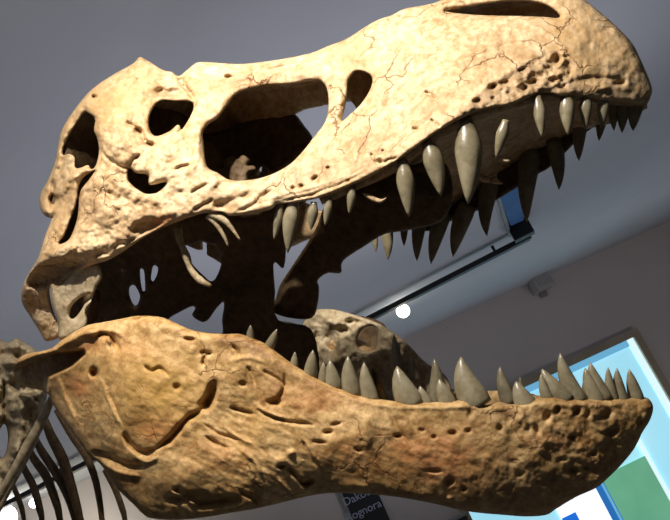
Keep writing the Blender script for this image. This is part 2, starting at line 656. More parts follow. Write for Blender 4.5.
W_CR = TPS([
    # top edge
    (68, 119, .19), (100, 83, .17), (137, 60, .135), (163, 70, .135), (179, 76, .12), (196, 64, .125), (240, 64, .085), (288, 58, .07), (328, 46, .062), (380, 19, .055), (434, 3, .05), (490, -13, .045),
    (550, -16, .04), (600, 12, .034), (632, 43, .021), (647, 74, .018), (652, 90, .018),
    # middle band
    (110, 110, .235), (140, 90, .21), (120, 150, .26), (170, 95, .165), (175, 150, .235), (200, 110, .16), (195, 90, .150), (215, 90, .135), (255, 80, .105), (310, 75, .092), (336, 90, .10),
    (205, 190, .24), (250, 190, .225), (300, 175, .20), (340, 150, .178), (335, 120, .125), (380, 90, .138), (400, 130, .19), (380, 50, .095), (430, 40, .10), (440, 90, .175), (480, 60, .133),
    (500, 30, .088), (500, 90, .172), (540, 60, .118), (570, 30, .075), (590, 60, .085), (610, 80, .072), (630, 75, .045), (570, 85, .118), (545, 85, .142),
    # low edge
    (645, 100, .021), (625, 98, .055), (600, 97, .088), (560, 92, .132), (500, 103, .200), (440, 125, .228), (390, 160, .228), (340, 187, .214), (290, 198, .22), (240, 205, .235), (200, 208, .245),
    (160, 222, .26), (120, 245, .275), (100, 230, .285), (100, 190, .278), (70, 265, .28), (60, 240, .275), (45, 262, .28), (45, 278, .235), (30, 290, .225), (40, 325, .17), (50, 320, .17), (32, 308, .18), (52, 295, .18), (55, 190, .215), (60, 150, .20), (45, 205, .20)
], 0.02)

CR_FEATS = [
    ('p', 54, 200, 5, 5, 0, -.03), ('l', [(51, 180), (53, 192), (51, 212)], 2.2, -.016), ('l', [(84, 168), (76, 176), (68, 182), (60, 196)], 3.0, .014), ('l', [(72, 138), (64, 158), (58, 176)], 2, -.008), ('p', 44, 205, 6, 9, 0, .012),
    ('p', 94, 97, 2.2, 2.2, 0, -.02), ('p', 229, 77, 4.5, 2.5, 0, -.02),
    # suture behind the eye, down to the jugal
    ('l', [(99, 146), (107, 158), (120, 166), (128, 167), (133, 160), (141, 155)], 1.7, -.010),
    ('p', 118, 138, 16, 24, -30, .016), ('p', 110, 150, 10, 14, -35, .010),
    ('l', [(125, 122), (134, 127), (140, 132), (147, 143), (155, 147)], 2.4, -.012), ('p', 138, 131, 4, 3.5, 0, -.014), ('p', 150, 144, 4, 2.5, 0, -.014),
    # hollow and broken brow above the eye
    ('p', 165, 96, 18, 9, -8, -.014), ('p', 176, 93, 8, 4, 0, -.010), ('p', 160, 91, 5, 3, 0, -.010), ('l', [(179, 76), (184, 86), (190, 93), (194, 100)], 2.6, -.022), ('p', 141, 62, 10, 6, 30, .008),
    ('p', 140, 105, 9, 12, 0, -.008), ('l', [(158, 137), (168, 134), (177, 128), (182, 132)], 2.5, .008),
    ('p', 172, 150, 10, 8, 0, .006), ('l', [(175, 170), (182, 167), (190, 164)], 1.4, -.010), ('l', [(190, 193), (200, 188), (210, 184)], 1.6, -.010),
    ('l', [(200, 128), (197, 145), (196, 160), (192, 172)], 4, .008), ('p', 213, 180, 6, 9, 20, .008),
    # ridge and hollows under the cheek
    ('p', 128, 200, 12, 10, 0, -.008), ('p', 106, 196, 8, 8, 0, -.008), ('p', 110, 193, 2, 2, 0, -.01),
    ('p', 145, 226, 16, 7, -20, -.026), ('l', [(112, 248), (130, 240), (150, 230), (165, 222)], 2.0, -.008), ('l', [(115, 238), (135, 228), (160, 216), (180, 210)], 4, .006),
    ('p', 95, 248, 10, 7, -20, .012), ('p', 62, 252, 16, 7, -20, .022), ('p', 75, 268, 10, 5, -35, -.014), ('p', 50, 275, 22, 9, -20, -.05), ('p', 104, 259, 6, 4, 0, .012),
    # broken lower rim below the opening
    ('l', [(212, 205), (222, 202), (235, 199), (250, 193)], 3.0, -.008), ('p', 222, 207, 10, 5, 0, -.014), ('l', [(193, 211), (205, 205), (214, 199)], 2, -.009), ('l', [(236, 212), (252, 205), (262, 196), (275, 191)], 2.2, -.008),
    ('l', [(270, 203), (290, 200), (310, 195), (330, 188), (350, 180), (365, 172)], 1.5, -.010), ('l', [(262, 203), (290, 196), (320, 188), (350, 176), (372, 162)], 1.3, -.004),
    # foramina along the tooth row
    ('p', 315, 178, 3.6, 1.8, -35, -.014), ('p', 302, 186, 2.4, 1.8, 0, -.012), ('p', 293, 188, 2, 1.8, 0, -.012), ('p', 328, 168, 2.2, 1.6, -20, -.01), ('p', 380, 161, 3, 2.4, 30, -.012), ('p', 383, 151, 1.8, 1.8, 0, -.01),
    ('p', 372, 155, 2.4, 1.6, 50, -.011), ('p', 415, 129, 3.2, 2, 0, -.012), ('l', [(424, 91), (431, 95), (438, 101)], 1.5, -.012), ('l', [(430, 118), (436, 124), (441, 127)], 1.4, -.012),
    ('l', [(372, 157), (377, 163), (385, 162), (398, 156)], 1.4, -.012), ('p', 356, 155, 2.6, 8, 10, .007), ('p', 375, 140, 8, 9, 0, -.004),
    ('l', [(374, 23), (384, 23), (392, 20), (400, 15), (415, 14)], 1.3, -.006), ('l', [(250, 74), (270, 69), (290, 64), (305, 59)], 1.4, -.006), ('l', [(262, 70), (285, 64)], 1.5, .004),
    # the pale seam and rough band on the snout
    ('l', [(515, 17), (535, 26), (552, 36), (568, 52)], 1.6, .004), ('p', 557, 59, 4.2, 4.2, 0, -.02), ('p', 477, 101, 4.2, 2.6, -10, -.018), ('p', 492, 87, 4, 2.6, -20, -.018), ('p', 507, 82, 3, 2, 0, -.014), ('p', 522, 70, 4, 2, -20, -.010),
    ('p', 503, 84, 3, 2.6, 20, -.012), ('p', 535, 82, 8, 3, -15, -.018), ('p', 553, 80, 6, 3, -15, -.014), ('p', 525, 88, 4, 2.5, 0, -.014), ('l', [(486, 92), (505, 80), (525, 68), (545, 55)], 2.2, -.004),
    ('p', 620, 83, 5, 2.4, -5, -.011), ('p', 590, 80, 18, 4, -4, -.005), ('p', 604, 88, 6, 2.5, -10, .006), ('l', [(575, 80), (595, 77), (620, 79), (640, 82)], 2.0, -.002),
    # strut beside the small opening
    ('l', [(340, 84), (339, 100), (336, 120)], 4, .008), ('p', 360, 66, 9, 5, 0, -.006), ('l', [(215, 80), (245, 76), (290, 73), (320, 70)], 4.0, .006),
]
ROUGHBAND = np.array([(455, 118), (490, 84), (545, 52), (568, 48), (580, 70), (570, 92), (530, 98), (490, 110)], float)


def rough_cr(x, y):
    r = apply_feats(x, y, CR_FEATS)
    r += 0.0060 * fbm(x, y, 26, 4, 0.5) + 0.0030 * fbm(x + 50, y * 1.0 + 80, 7, 3, 0.6)
    ba = np.where(inside(x, y, ROUGHBAND), np.clip(seg_dist(x, y, ROUGHBAND) / 6, 0, 1), 0)
    n = fbm(x, y * 1.3, 7.5, 3, 0.6)
    r += ba * (0.013 * n - 0.004)
    rear = np.clip((260 - x) / 160, 0, 1)
    r += rear * (0.007 * fbm(x * 1.3, y, 14, 4, 0.6) + 0.0045 * fbm(x + 9, y * 1.2, 5.5, 3, 0.6))
    return r


def blob(x, y, cx, cy, rx, ry, ang=0):
    ca, sa = math.cos(math.radians(ang)), math.sin(math.radians(ang))
    u = ((x - cx) * ca + (y - cy) * sa) / rx
    v = (-(x - cx) * sa + (y - cy) * ca) / ry
    return np.exp(-(u * u + v * v))


def stain_shade_cr(x, y):
    a = 0.9 * blob(x, y, 163, 220, 12, 5, -20) + 0.35 * blob(x, y, 236, 82, 22, 5, -5)
    b = 0.75 * blob(x, y, 142, 226, 22, 7, -20) + 0.5 * blob(x, y, 165, 94, 18, 7) + 0.3 * blob(x, y, 120, 128, 10, 12) + 0.55 * np.where(inside(x, y, ROUGHBAND), 1, 0)  # dark brown: painted shade in cheek and brow hollows, own colour on rough band
    b = b + 0.5 * blob(x, y, 60, 275, 30, 14, -25) + 0.4 * blob(x, y, 610, 92, 45, 9) + 0.3 * blob(x, y, 222, 206, 22, 6)  # painted shade in the hollow below the rear cheek, darker snout and broken rim
    c = 0.85 * blob(x, y, 600, 55, 45, 40) + 0.5 * blob(x, y, 360, 62, 25, 14) + 1.0 * blob(x, y, 105, 105, 46, 26, -35) + 0.6 * blob(x, y, 52, 200, 20, 50) + 0.4 * blob(x, y, 560, 30, 25, 20)
    return np.clip(np.stack([a, b, c], -1), 0, 1)


cran = Bag()
v, f, s = march(CR_OUT, CR_HOLES, 1.3, lambda x, y: W_CR(x, y), 0.034, 7.0, rough_cr, stain_shade_cr)
cran.add(v, f, s)
CR_FAR = [p for p in CR_OUT if not (p[0] < 95 and p[1] > 222)]
v, f, s = march(CR_FAR, CR_HOLES, 2.4, lambda x, y: W_CR(x, y), 0.034, 7.0, rough_cr, stain_shade_cr, only_mirror=True)
cran.add(v, f, s)


def edge_row(pts, inset_w, n=4):
    q = catmull(pts, n, False)
    return P(q[:, 0], q[:, 1], W_CR(q[:, 0], q[:, 1]) - inset_w)


# skull roof between the two top edges, bone palate between the two tooth rows, braincase
ROOF = [(88, 97), (100, 87), (116, 77), (135, 66), (150, 66), (163, 74), (179, 80), (196, 68), (220, 67), (262, 66), (288, 62), (328, 50), (356, 37), (380, 24), (404, 14), (434, 8), (446, 3)]
A = edge_row(ROOF, .012)
cran.add(*sheet(A, mirror_pts(A), 14, 0.012, 0.02))
ROOF2 = [(446, 3), (470, -4), (520, -13), (550, -11), (575, -2)]
A = edge_row(ROOF2, .012)
cran.add(*sheet(A, mirror_pts(A), 10, 0.006, 0.02))
PAL = [(318, 196), (345, 184), (370, 172), (395, 156), (420, 139), (445, 123), (470, 112), (500, 102), (530, 94), (560, 91), (590, 94), (615, 97), (632, 97), (642, 97)]
A = edge_row(PAL, .02)
A[:, 1] = np.minimum(A[:, 1], HM - 0.001)
cran.add(*sheet(A, mirror_pts(A), 14, np.concatenate([np.linspace(0.045, 0.02, len(A))]), 0.02))
cranium = cran.link('cranium', MAT_CRAN, root)


def part(name, outer, holes, w, thick, mat, parent, cell=2.0, r=5.0, rough=0.006, w2=None, label=None, mirror=False, extra=None):
    wf = w if callable(w) else (lambda x, y: np.full(np.shape(x), float(w)))
    rf = lambda x, y: rough * fbm(x, y, 16, 4, 0.6) + (apply_feats(x, y, extra) if extra else 0)
    v, f, s = march(outer, holes, cell, wf, thick, r, rf, mirror=mirror)
    o = link_mesh(name, v, f, mat, parent)
    if label:
        o['label'] = label
    return o


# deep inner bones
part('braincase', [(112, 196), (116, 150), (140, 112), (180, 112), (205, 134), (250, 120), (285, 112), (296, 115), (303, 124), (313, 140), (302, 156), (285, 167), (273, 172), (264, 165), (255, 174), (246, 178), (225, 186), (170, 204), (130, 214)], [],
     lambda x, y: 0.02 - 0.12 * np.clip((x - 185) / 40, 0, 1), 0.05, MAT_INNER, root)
OCC = [(92, 96), (80, 109), (70, 122), (64, 134), (61, 148), (58, 162), (52, 180), (46, 194), (47, 210), (52, 222), (50, 236), (46, 248)]
q = catmull(OCC, 3, False)
A = P(q[:, 0], q[:, 1], W_CR(q[:, 0], q[:, 1]) - 0.02)
A[:, 0] += 0.028
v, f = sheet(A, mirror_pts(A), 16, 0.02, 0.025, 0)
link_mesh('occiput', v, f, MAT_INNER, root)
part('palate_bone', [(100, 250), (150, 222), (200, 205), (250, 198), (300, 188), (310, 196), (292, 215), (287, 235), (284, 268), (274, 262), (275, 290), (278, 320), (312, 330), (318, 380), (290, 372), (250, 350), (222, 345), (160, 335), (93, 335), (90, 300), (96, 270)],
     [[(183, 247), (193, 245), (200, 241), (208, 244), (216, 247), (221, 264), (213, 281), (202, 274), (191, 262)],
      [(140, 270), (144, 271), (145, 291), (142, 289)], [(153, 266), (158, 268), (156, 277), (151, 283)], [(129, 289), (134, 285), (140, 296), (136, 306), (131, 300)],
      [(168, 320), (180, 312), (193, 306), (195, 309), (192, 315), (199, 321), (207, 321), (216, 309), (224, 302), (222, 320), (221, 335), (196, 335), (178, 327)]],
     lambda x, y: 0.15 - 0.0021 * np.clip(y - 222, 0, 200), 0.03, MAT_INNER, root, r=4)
part('quadrate', [(51, 284), (59, 286), (68, 278), (76, 268), (90, 262), (100, 266), (102, 278), (97, 286), (94, 294), (90, 305), (86, 312), (88, 322), (82, 332), (60, 340), (58, 322), (52, 304)],
     [[(69.6, 315), (72, 306), (80, 298), (90, 294), (92, 298), (85, 304), (80, 312), (73, 319)]], 0.25, 0.03, MAT_GREY, root, cell=1.5, r=4, label='pale grey-green quadrate bone')
part('quadrate_hole_backing', [(64, 288), (82, 286), (99, 290), (99, 312), (92, 326), (70, 330), (63, 310)], [], 0.15, 0.03, MAT_INNER, root, r=4)  # dark backing added so the quadrate's opening shows black
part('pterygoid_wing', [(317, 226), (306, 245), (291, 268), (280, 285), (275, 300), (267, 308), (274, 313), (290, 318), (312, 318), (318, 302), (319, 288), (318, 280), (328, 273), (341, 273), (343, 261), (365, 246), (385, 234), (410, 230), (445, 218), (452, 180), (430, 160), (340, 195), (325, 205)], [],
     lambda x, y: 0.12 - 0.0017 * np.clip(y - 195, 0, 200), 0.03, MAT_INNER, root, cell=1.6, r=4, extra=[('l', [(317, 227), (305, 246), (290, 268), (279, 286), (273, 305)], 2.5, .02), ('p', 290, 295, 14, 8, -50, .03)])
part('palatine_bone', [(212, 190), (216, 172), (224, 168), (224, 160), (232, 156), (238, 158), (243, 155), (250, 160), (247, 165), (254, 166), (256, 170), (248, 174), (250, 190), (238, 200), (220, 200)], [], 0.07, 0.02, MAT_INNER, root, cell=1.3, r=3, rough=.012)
# thin struts of bone crossing the gaps
def strut(name, pts, ws, rads, mat, parent=root, label=None, seg=8, rough=0.25):
    q = catmull([(a, b, c) for (a, b), c in zip(pts, ws)], 4, False)
    rr = np.interp(np.linspace(0, 1, len(q)), np.linspace(0, 1, len(rads)), rads)
    v, f = tube(P(q[:, 0], q[:, 1], q[:, 2]), rr, seg, rough=rough)
    o = link_mesh(name, v, f, mat, parent)
    if label:
        o['label'] = label
    return o

strut('bone_strut', [(177, 228), (183, 250), (190, 268), (200, 280), (211, 286)], [.19, .19, .19, .188, .18], [.010, .006, .006, .008, .004], MAT_GREY, label='pale strut below the cheek')
strut('bone_strut', [(208, 216), (216, 224), (224, 236), (228, 246)], [.222, .218, .212, .205], [.007, .005, .004, .002], MAT_GREY)
strut('bone_strut', [(210, 214), (224, 220), (233, 230), (240, 240)], [.225, .221, .216, .21], [.008, .007, .004, .002], MAT_GREY)

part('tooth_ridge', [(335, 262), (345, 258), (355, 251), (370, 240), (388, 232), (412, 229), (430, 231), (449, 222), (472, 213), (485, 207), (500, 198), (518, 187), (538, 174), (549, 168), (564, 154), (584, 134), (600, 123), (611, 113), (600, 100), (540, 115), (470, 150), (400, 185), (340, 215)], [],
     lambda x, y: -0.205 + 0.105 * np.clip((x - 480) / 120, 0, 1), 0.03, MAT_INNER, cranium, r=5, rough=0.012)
part('palate_spur', [(480, 173), (488, 176), (497, 172), (497, 178), (503, 184), (490, 183), (481, 181)], [], 0.105, 0.02, MAT_CRAN, cranium, cell=1.0, r=3, rough=.01)
part('palate_spur', [(491, 155), (500, 156), (511, 161), (503, 163), (495, 160)], [], 0.135, 0.02, MAT_CRAN, cranium, cell=0.8, r=2, rough=.006)
part('palate_spur', [(362, 193), (372, 195), (381, 199), (387, 197), (381, 203), (370, 200)], [], 0.19, 0.015, MAT_CRAN, cranium, cell=0.8, r=2, rough=.006)
#TEETH
# ------------------------------------------------------------------ teeth
def tooth(base, tip, width, w0, w1, parent, mat=MAT_TOOTH, bend=0.0, name='tooth', flat=0.8, blunt=0.25, root=0.88, rlen=0.2):
    b = np.array(base, float)
    t = np.array(tip, float)
    d = t - b
    nrmv = np.array([-d[1], d[0]])
    mid = (b + t) / 2 + nrmv * bend
    n = 12
    ts = np.linspace(0, 1, n)
    q = ((1 - ts) ** 2)[:, None] * b + (2 * ts * (1 - ts))[:, None] * mid + (ts ** 2)[:, None] * t
    ws = w0 + (w1 - w0) * ts
    p3 = P(q[:, 0], q[:, 1], ws)
    depth = np.linalg.norm(p3[0] - CAM)
    R = width / 2 * depth / FPX
    prof = np.clip(1 - ts ** 2.1, 0, 1) ** 0.8
    prof = np.maximum(prof, blunt * np.sqrt(np.clip(1 - (ts - 0.86) / 0.14, 0, 1)) * (ts > 0.8))
    rt = np.clip(ts / rlen, 0, 1)
    prof *= root + (1 - root) * rt * rt * (3 - 2 * rt)
    prof[-1] = 0.03
    v, f = tube(p3, R * prof, 14, flat)
    return link_mesh(name, v, f, mat, parent)


UP_NEAR = [((281, 203), (274, 240), 10, .0), ((294, 200), (288, 253), 18, .04), ((314, 202), (311, 230), 12, 0), ((330, 198), (325, 226), 10, 0), ((353, 187), (349, 214), 10, 0),
           ((402, 160), (409, 217), 20, -.04), ((427, 140), (441, 196), 22, -.05), ((465, 118), (468, 204), 29, -.06), ((506, 120), (496, 158), 13, 0),
           ((537, 96), (542, 137), 13, -.03), ((566, 92), (568, 135), 16, -.02), ((586, 94), (586, 129), 13, .02), ((605, 95), (602, 128), 12, .04)]
for (b, t, wd, bend) in UP_NEAR:
    w0 = float(W_CR(b[0], b[1])) - (0.016 if b[0] > 530 else 0.032 if b[0] > 390 else 0.022)
    tooth(b, t, wd * 1.08, w0, w0 - 0.004, cranium, bend=bend, root=0.5, rlen=0.42)
for (b, t, wd, bend) in [((612, 95), (614, 131), 11, 0), ((625, 96), (622, 133), 13, .03), ((638, 95), (633, 131), 15, .05)]:
    tooth(b, t, wd, 0.0, 0.0, cranium, bend=bend)
UP_FAR = [((606, 100), (599, 141), 13, .05), ((581, 118), (579, 161), 14, .05), ((553, 140), (559, 190), 16, -.08), ((532, 150), (527, 222), 21, .08), ((492, 180), (487, 236), 19, .14), ((468, 205), (453, 257), 20, .08),
          ((444, 212), (431, 264), 18, .07), ((421, 215), (417, 261), 15, .06), ((404, 222), (404, 246), 9, 0), ((385, 222), (388, 260), 14, -.06), ((372, 226), (376, 252), 9, -.05)]
for (b, t, wd, bend) in UP_FAR:
    w0 = -0.09 - 0.10 * min(1, max(0, (605 - b[0]) / 110))
    tooth(b, t, wd, w0, w0, cranium, bend=bend)

# ------------------------------------------------------------------ lower jaw
JAW_OUT = [(30, 353), (50, 349), (62, 340), (74, 332), (88, 325), (104, 322), (120, 319), (136, 316), (152, 316), (164, 318), (178, 324), (192, 330), (208, 333), (224, 334), (240, 334), (252, 338), (266, 344), (278, 353),
           (290, 362), (304, 371), (320, 380), (342, 389), (358, 395), (372, 398), (386, 400), (402, 402), (418, 402), (435, 402), (452, 401), (467, 400), (480, 405), (492, 404), (500, 402), (510, 404), (522, 404), (536, 399), (552, 397), (568, 398), (584, 399),
           (610, 399), (632, 398), (646, 398), (652, 403), (653, 411), (649, 422), (642, 433), (634, 449), (622, 464), (608, 478), (596, 488), (576, 497), (556, 509), (546, 515), (526, 516.5), (504, 515), (480, 513), (460, 510), (440, 505),
           (415, 500), (390, 496), (364, 494), (340, 493), (320, 494), (300, 498), (280, 503), (254, 509), (230, 513), (200, 518), (170, 520), (150, 518), (143, 514), (135, 506), (117, 488), (101, 465), (89, 456), (83, 447), (72, 432), (62, 418), (54, 406), (48, 394), (40, 390), (26, 387),
           (13, 378), (14, 366), (20, 357)]
W_JW = TPS([
    (20, 370, .25), (30, 353, .27), (50, 352, .295), (74, 336, .305), (104, 326, .30), (150, 320, .292), (200, 334, .28), (250, 340, .262), (300, 370, .245), (350, 394, .222), (420, 404, .185), (500, 405, .145), (560, 400, .105), (610, 402, .065), (646, 400, .024), (653, 408, .02),
    (60, 400, .265), (80, 390, .295), (110, 370, .315), (150, 380, .315), (190, 390, .295), (110, 430, .31), (150, 450, .31), (220, 370, .285), (230, 420, .275), (250, 380, .272), (300, 420, .258), (360, 430, .236), (420, 440, .198), (480, 450, .163), (540, 450, .124), (590, 440, .082), (630, 430, .044),
    (90, 455, .275), (120, 488, .27), (150, 512, .272), (200, 512, .268), (180, 490, .298), (250, 500, .258), (250, 470, .284), (320, 488, .222), (320, 465, .248), (400, 493, .190), (400, 470, .204), (470, 505, .142), (470, 485, .160), (530, 510, .092), (540, 490, .112), (580, 490, .064), (600, 480, .046), (635, 445, .026)
], 0.02)
JW_FEATS = [
    # shelf over the joint, hollow beneath it
    ('l', [(36, 352), (55, 347), (72, 338), (88, 332), (104, 332)], 5.0, .022),
    # surangular opening and folds
    ('p', 94, 373, 3.6, 5, 0, -.03), ('l', [(100, 378), (106, 392), (112, 408), (120, 424)], 1.8, .006), ('l', [(104, 380), (110, 396), (116, 410), (123, 425)], 2.2, -.006), ('l', [(96, 336), (106, 334), (118, 345)], 2.4, -.02), ('p', 114, 346, 6, 4, 30, -.018), ('l', [(108, 334), (110, 342), (114, 350)], 1.8, .012), ('l', [(100, 333), (112, 331), (125, 338)], 2, .006),
    ('l', [(58, 378), (64, 396), (74, 418)], 2.6, .010),
    # outline of the large patch: step down along its lower edge
    ('p', 155, 390, 44, 38, 40, .010),
    ('l', [(124, 432), (128, 441), (135, 449), (146, 453), (156, 450)], 2.6, -.022), ('l', [(156, 450), (168, 440), (180, 428), (190, 418), (203, 409)], 2.6, -.024), ('p', 211, 395, 5, 13, 18, -.04), ('p', 205, 403, 5, 6, 45, -.02), ('l', [(132, 453), (145, 462), (158, 456)], 2, .006),
    # foot fold at the rear lower edge
    ('l', [(100, 462), (118, 472), (140, 476)], 2.4, .010), ('l', [(92, 452), (110, 458), (130, 466), (146, 466)], 3.0, -.016),
    ('p', 185, 498, 18, 5, -8, -.022), ('p', 215, 503, 22, 5, -6, -.026), ('p', 178, 490, 4, 3, 0, -.02), ('l', [(172, 492), (184, 498), (200, 508)], 2, .010), ('l', [(240, 492), (252, 498), (258, 504)], 2, -.012),
    # cracks on the side
    ('l', [(230, 408), (242, 411), (254, 414)], 1.6, -.014), ('l', [(257, 409), (270, 416), (282, 420), (300, 423), (314, 425)], 1.6, -.013), ('l', [(258, 407), (270, 413), (284, 418)], 1.4, .007), ('p', 275, 402, 7, 3.5, 0, -.02), ('p', 328, 432, 4.5, 2, -8, -.016), ('p', 336, 424, 5, 1.6, -15, -.012), ('p', 320, 442, 6, 1.6, 5, -.012),
    ('l', [(286, 466), (296, 476), (304, 484), (312, 482)], 2.2, -.022), ('p', 281, 461, 5, 4, 20, .010), ('p', 291, 453, 4, 3, -30, .010), ('p', 282, 467, 4, 2, 0, -.018), ('p', 309, 482, 6, 4, -20, -.02),
    ('l', [(304, 438), (312, 452), (320, 464), (326, 476), (330, 486)], 1.6, .008), ('l', [(302, 440), (309, 455), (317, 467)], 1.4, -.007), ('p', 358, 450, 4, 2, 20, -.010), ('l', [(278, 478), (286, 488), (292, 494)], 1.6, .008),
    ('l', [(205, 425), (220, 434), (240, 440)], 1.5, -.008), ('l', [(205, 436), (218, 444), (230, 449)], 1.6, -.009), ('l', [(225, 428), (240, 438), (252, 444)], 1.5, .006), ('l', [(240, 450), (255, 462), (262, 478)], 2.0, .006), ('l', [(262, 370), (276, 378), (284, 386)], 1.8, -.010),
    ('l', [(200, 354), (206, 352), (212, 354)], 1.7, -.012), ('p', 190, 339, 5, 2, 5, -.016), ('p', 192, 350, 5, 4, 0, .006), ('l', [(203, 366), (205, 357), (211, 353)], 1.8, -.012), ('l', [(232, 345), (238, 352), (240, 358)], 1.6, -.012), ('p', 243, 384, 3.4, 2.6, 0, -.012), ('l', [(145, 366), (152, 371), (160, 368), (168, 376)], 1.8, -.012), ('p', 177, 387, 3.5, 3, 0, -.012),
    ('l', [(246, 366), (252, 374), (256, 388)], 2, -.010), ('l', [(284, 372), (286, 384), (280, 396), (276, 404)], 2.2, -.010), ('l', [(230, 362), (250, 358), (266, 364)], 2, .004),
    # foramina rows on the front half
    ('p', 453, 433, 4, 2.6, 0, -.018), ('p', 468, 431, 3, 2.4, 0, -.016), ('p', 434, 437, 2.6, 2, 0, -.012), ('p', 398, 436, 3.6, 2, 0, -.016), ('p', 422, 430, 3, 1.8, 0, -.012), ('p', 449, 482, 4.2, 3.8, -20, -.020), ('p', 464, 489, 2.6, 2.4, 0, -.014), ('p', 435, 471, 6, 2, 0, -.016), ('p', 450, 498, 2.4, 1.6, 0, .010), ('p', 500, 428, 3, 3, 0, -.014), ('p', 520, 474, 4, 3, 0, -.010),
    ('p', 547, 417, 4, 5, 10, -.018), ('p', 558, 410, 3, 4, 10, -.014), ('p', 577, 412, 3, 4.5, 20, -.018), ('p', 588, 414, 2.6, 4, 20, -.014), ('p', 572, 438, 3, 2.6, 0, -.016), ('p', 607, 414, 4, 6, 40, -.014), ('p', 613, 432, 5, 4, -20, -.018), ('p', 573, 470, 6, 3, 10, -.016), ('p', 586, 468, 2.6, 2, 0, -.012), ('p', 562, 459, 4, 1.8, 0, -.010), ('p', 594, 454, 3, 2, 0, -.012), ('p', 640, 422, 3, 4, 10, -.012), ('p', 603, 430, 3.4, 2.6, 0, .008), ('p', 525, 425, 3, 5, 0, .006), ('p', 537, 430, 3, 5, 0, -.010),
    ('l', [(470, 402), (472, 412), (468, 420)], 3, -.007), ('l', [(520, 404), (522, 414), (520, 424)], 4, .006), ('l', [(388, 408), (396, 425), (410, 445), (416, 458)], 1.8, -.005), ('l', [(405, 420), (412, 440)], 3, .004),
    ('l', [(300, 372), (330, 388), (370, 403), (420, 407), (465, 406), (500, 408), (535, 404), (580, 404), (630, 404)], 3.0, .006),
]


def rough_jw(x, y):
    r = apply_feats(x, y, JW_FEATS)
    r = np.where(x > 395, 0.6, 0.72) * r
    ca, sa = math.cos(0.45), math.sin(0.45)
    u, v2 = x * ca + y * sa, -x * sa + y * ca
    r += 0.0075 * fbm(x, y, 30, 4, 0.5) + 0.0020 * fbm(u / 2.2, v2, 7.5, 3, 0.55)
    fr = np.clip((x - 400) / 160, 0, 1)
    r += fr * 0.0045 * fbm(x + 31, y, 10, 4, 0.65)
    mid = np.exp(-(((x - 250) / 70) ** 2 + ((y - 450) / 50) ** 2))
    r += mid * 0.003 * fbm(u / 3.2, v2, 5.0, 3, 0.6)
    return r


def stain_shade_jw(x, y):
    a = 0.7 * blob(x, y, 78, 388, 12, 10, 40) + 0.55 * blob(x, y, 158, 430, 20, 13) + 0.4 * blob(x, y, 90, 345, 18, 7, -25) + 0.35 * blob(x, y, 555, 440, 30, 10) + 0.45 * blob(x, y, 450, 470, 35, 22) + 0.3 * blob(x, y, 310, 400, 40, 12) + 0.35 * blob(x, y, 430, 450, 40, 16)
    b = 0.55 * blob(x, y, 200, 503, 45, 8, -4) + 0.45 * blob(x, y, 600, 425, 20, 12) + 0.5 * blob(x, y, 560, 472, 55, 16, -8) + 0.3 * blob(x, y, 320, 485, 50, 8) + 0.5 * blob(x, y, 480, 498, 60, 12) + 0.3 * blob(x, y, 500, 430, 30, 15) + 0.5 * blob(x, y, 45, 372, 24, 9, -20)  # dark brown patches; the last paints the shadow under the joint shelf
    c = 0.95 * blob(x, y, 160, 385, 38, 40) + 0.35 * blob(x, y, 260, 430, 50, 30)
    a = 1.35 * a + 0.35 * blob(x, y, 130, 350, 22, 12) + 0.3 * blob(x, y, 220, 455, 30, 18) + 0.3 * blob(x, y, 350, 455, 40, 20)
    b = b + 0.38 * np.clip((x - 380) / 120, 0, 1) + 0.35 * blob(x, y, 100, 440, 26, 40) + 0.3 * blob(x, y, 150, 490, 40, 20)
    return np.clip(np.stack([a, b, c], -1), 0, 1)


HOLLOW = np.array([(4, 372), (20, 364), (36, 357), (56, 352), (84, 349.5), (85, 354), (72, 366), (49, 377), (46, 396), (20, 396)], float)


def jw_wf(x, y):
    dd = seg_dist(x, y, HOLLOW)
    dd = np.where(inside(x, y, HOLLOW), dd, -dd)
    return W_JW(x, y) - 0.085 * np.clip((dd + 1) / 4.0, 0, 1)


jw = Bag()
v, f, s = march(JAW_OUT, [], 1.3, jw_wf, 0.040, 9.0, rough_jw, stain_shade_jw)
jw.add(v, f, s)
# the other half of the jaw has a long inner window and shows its rough inner face
FAR_HOLE = [[(150, 352), (178, 340), (200, 348), (208, 362), (195, 372), (168, 372)]]
v, f, s = march(JAW_OUT, [], 2.2, lambda x, y: W_JW(x, y), 0.040, 9.0, rough_jw, stain_shade_jw, only_mirror=True)
jw.add(v, f, s)
jaw = jw.link('lower_jaw', MAT_JAW, root)

part('jaw_back_plate', [(346, 322), (360, 316), (384, 324), (392, 345), (384, 362), (350, 360)], [], -0.33, 0.02, MAT_INNER, jaw, r=4)  # dark plate added behind the inner jaw plate's opening to keep it black
part('inner_jaw_plate', [(300, 330), (311, 312), (330, 309), (352, 314), (375, 322), (395, 333), (410, 346), (425, 362), (446, 376), (452, 398), (440, 412), (300, 412), (290, 380)],
     [[(360, 333), (366, 327), (376, 328), (377, 345), (372, 351), (361, 350), (357, 342)], [(373, 372), (378, 376), (387, 400), (384, 404), (378, 398)]],
     lambda x, y: -0.235 + 0.0006 * (x - 300), 0.03, MAT_GREY, jaw, cell=1.4, r=5, rough=0.022, label='grey-green inner face of the far jaw half',
     extra=[('l', [(322, 316), (334, 325), (340, 345), (345, 370)], 4, .012), ('l', [(345, 322), (358, 322), (372, 323)], 3, -.015), ('l', [(372, 352), (384, 362), (392, 378), (398, 396)], 3, .014), ('p', 344, 330, 7, 4, 20, -.014), ('p', 334, 348, 5, 8, 20, -.010), ('p', 356, 360, 6, 8, 30, -.012), ('p', 398, 352, 5, 8, -20, -.013), ('p', 415, 372, 5, 8, -30, -.012), ('l', [(395, 340), (392, 360), (396, 372)], 3, .01)])

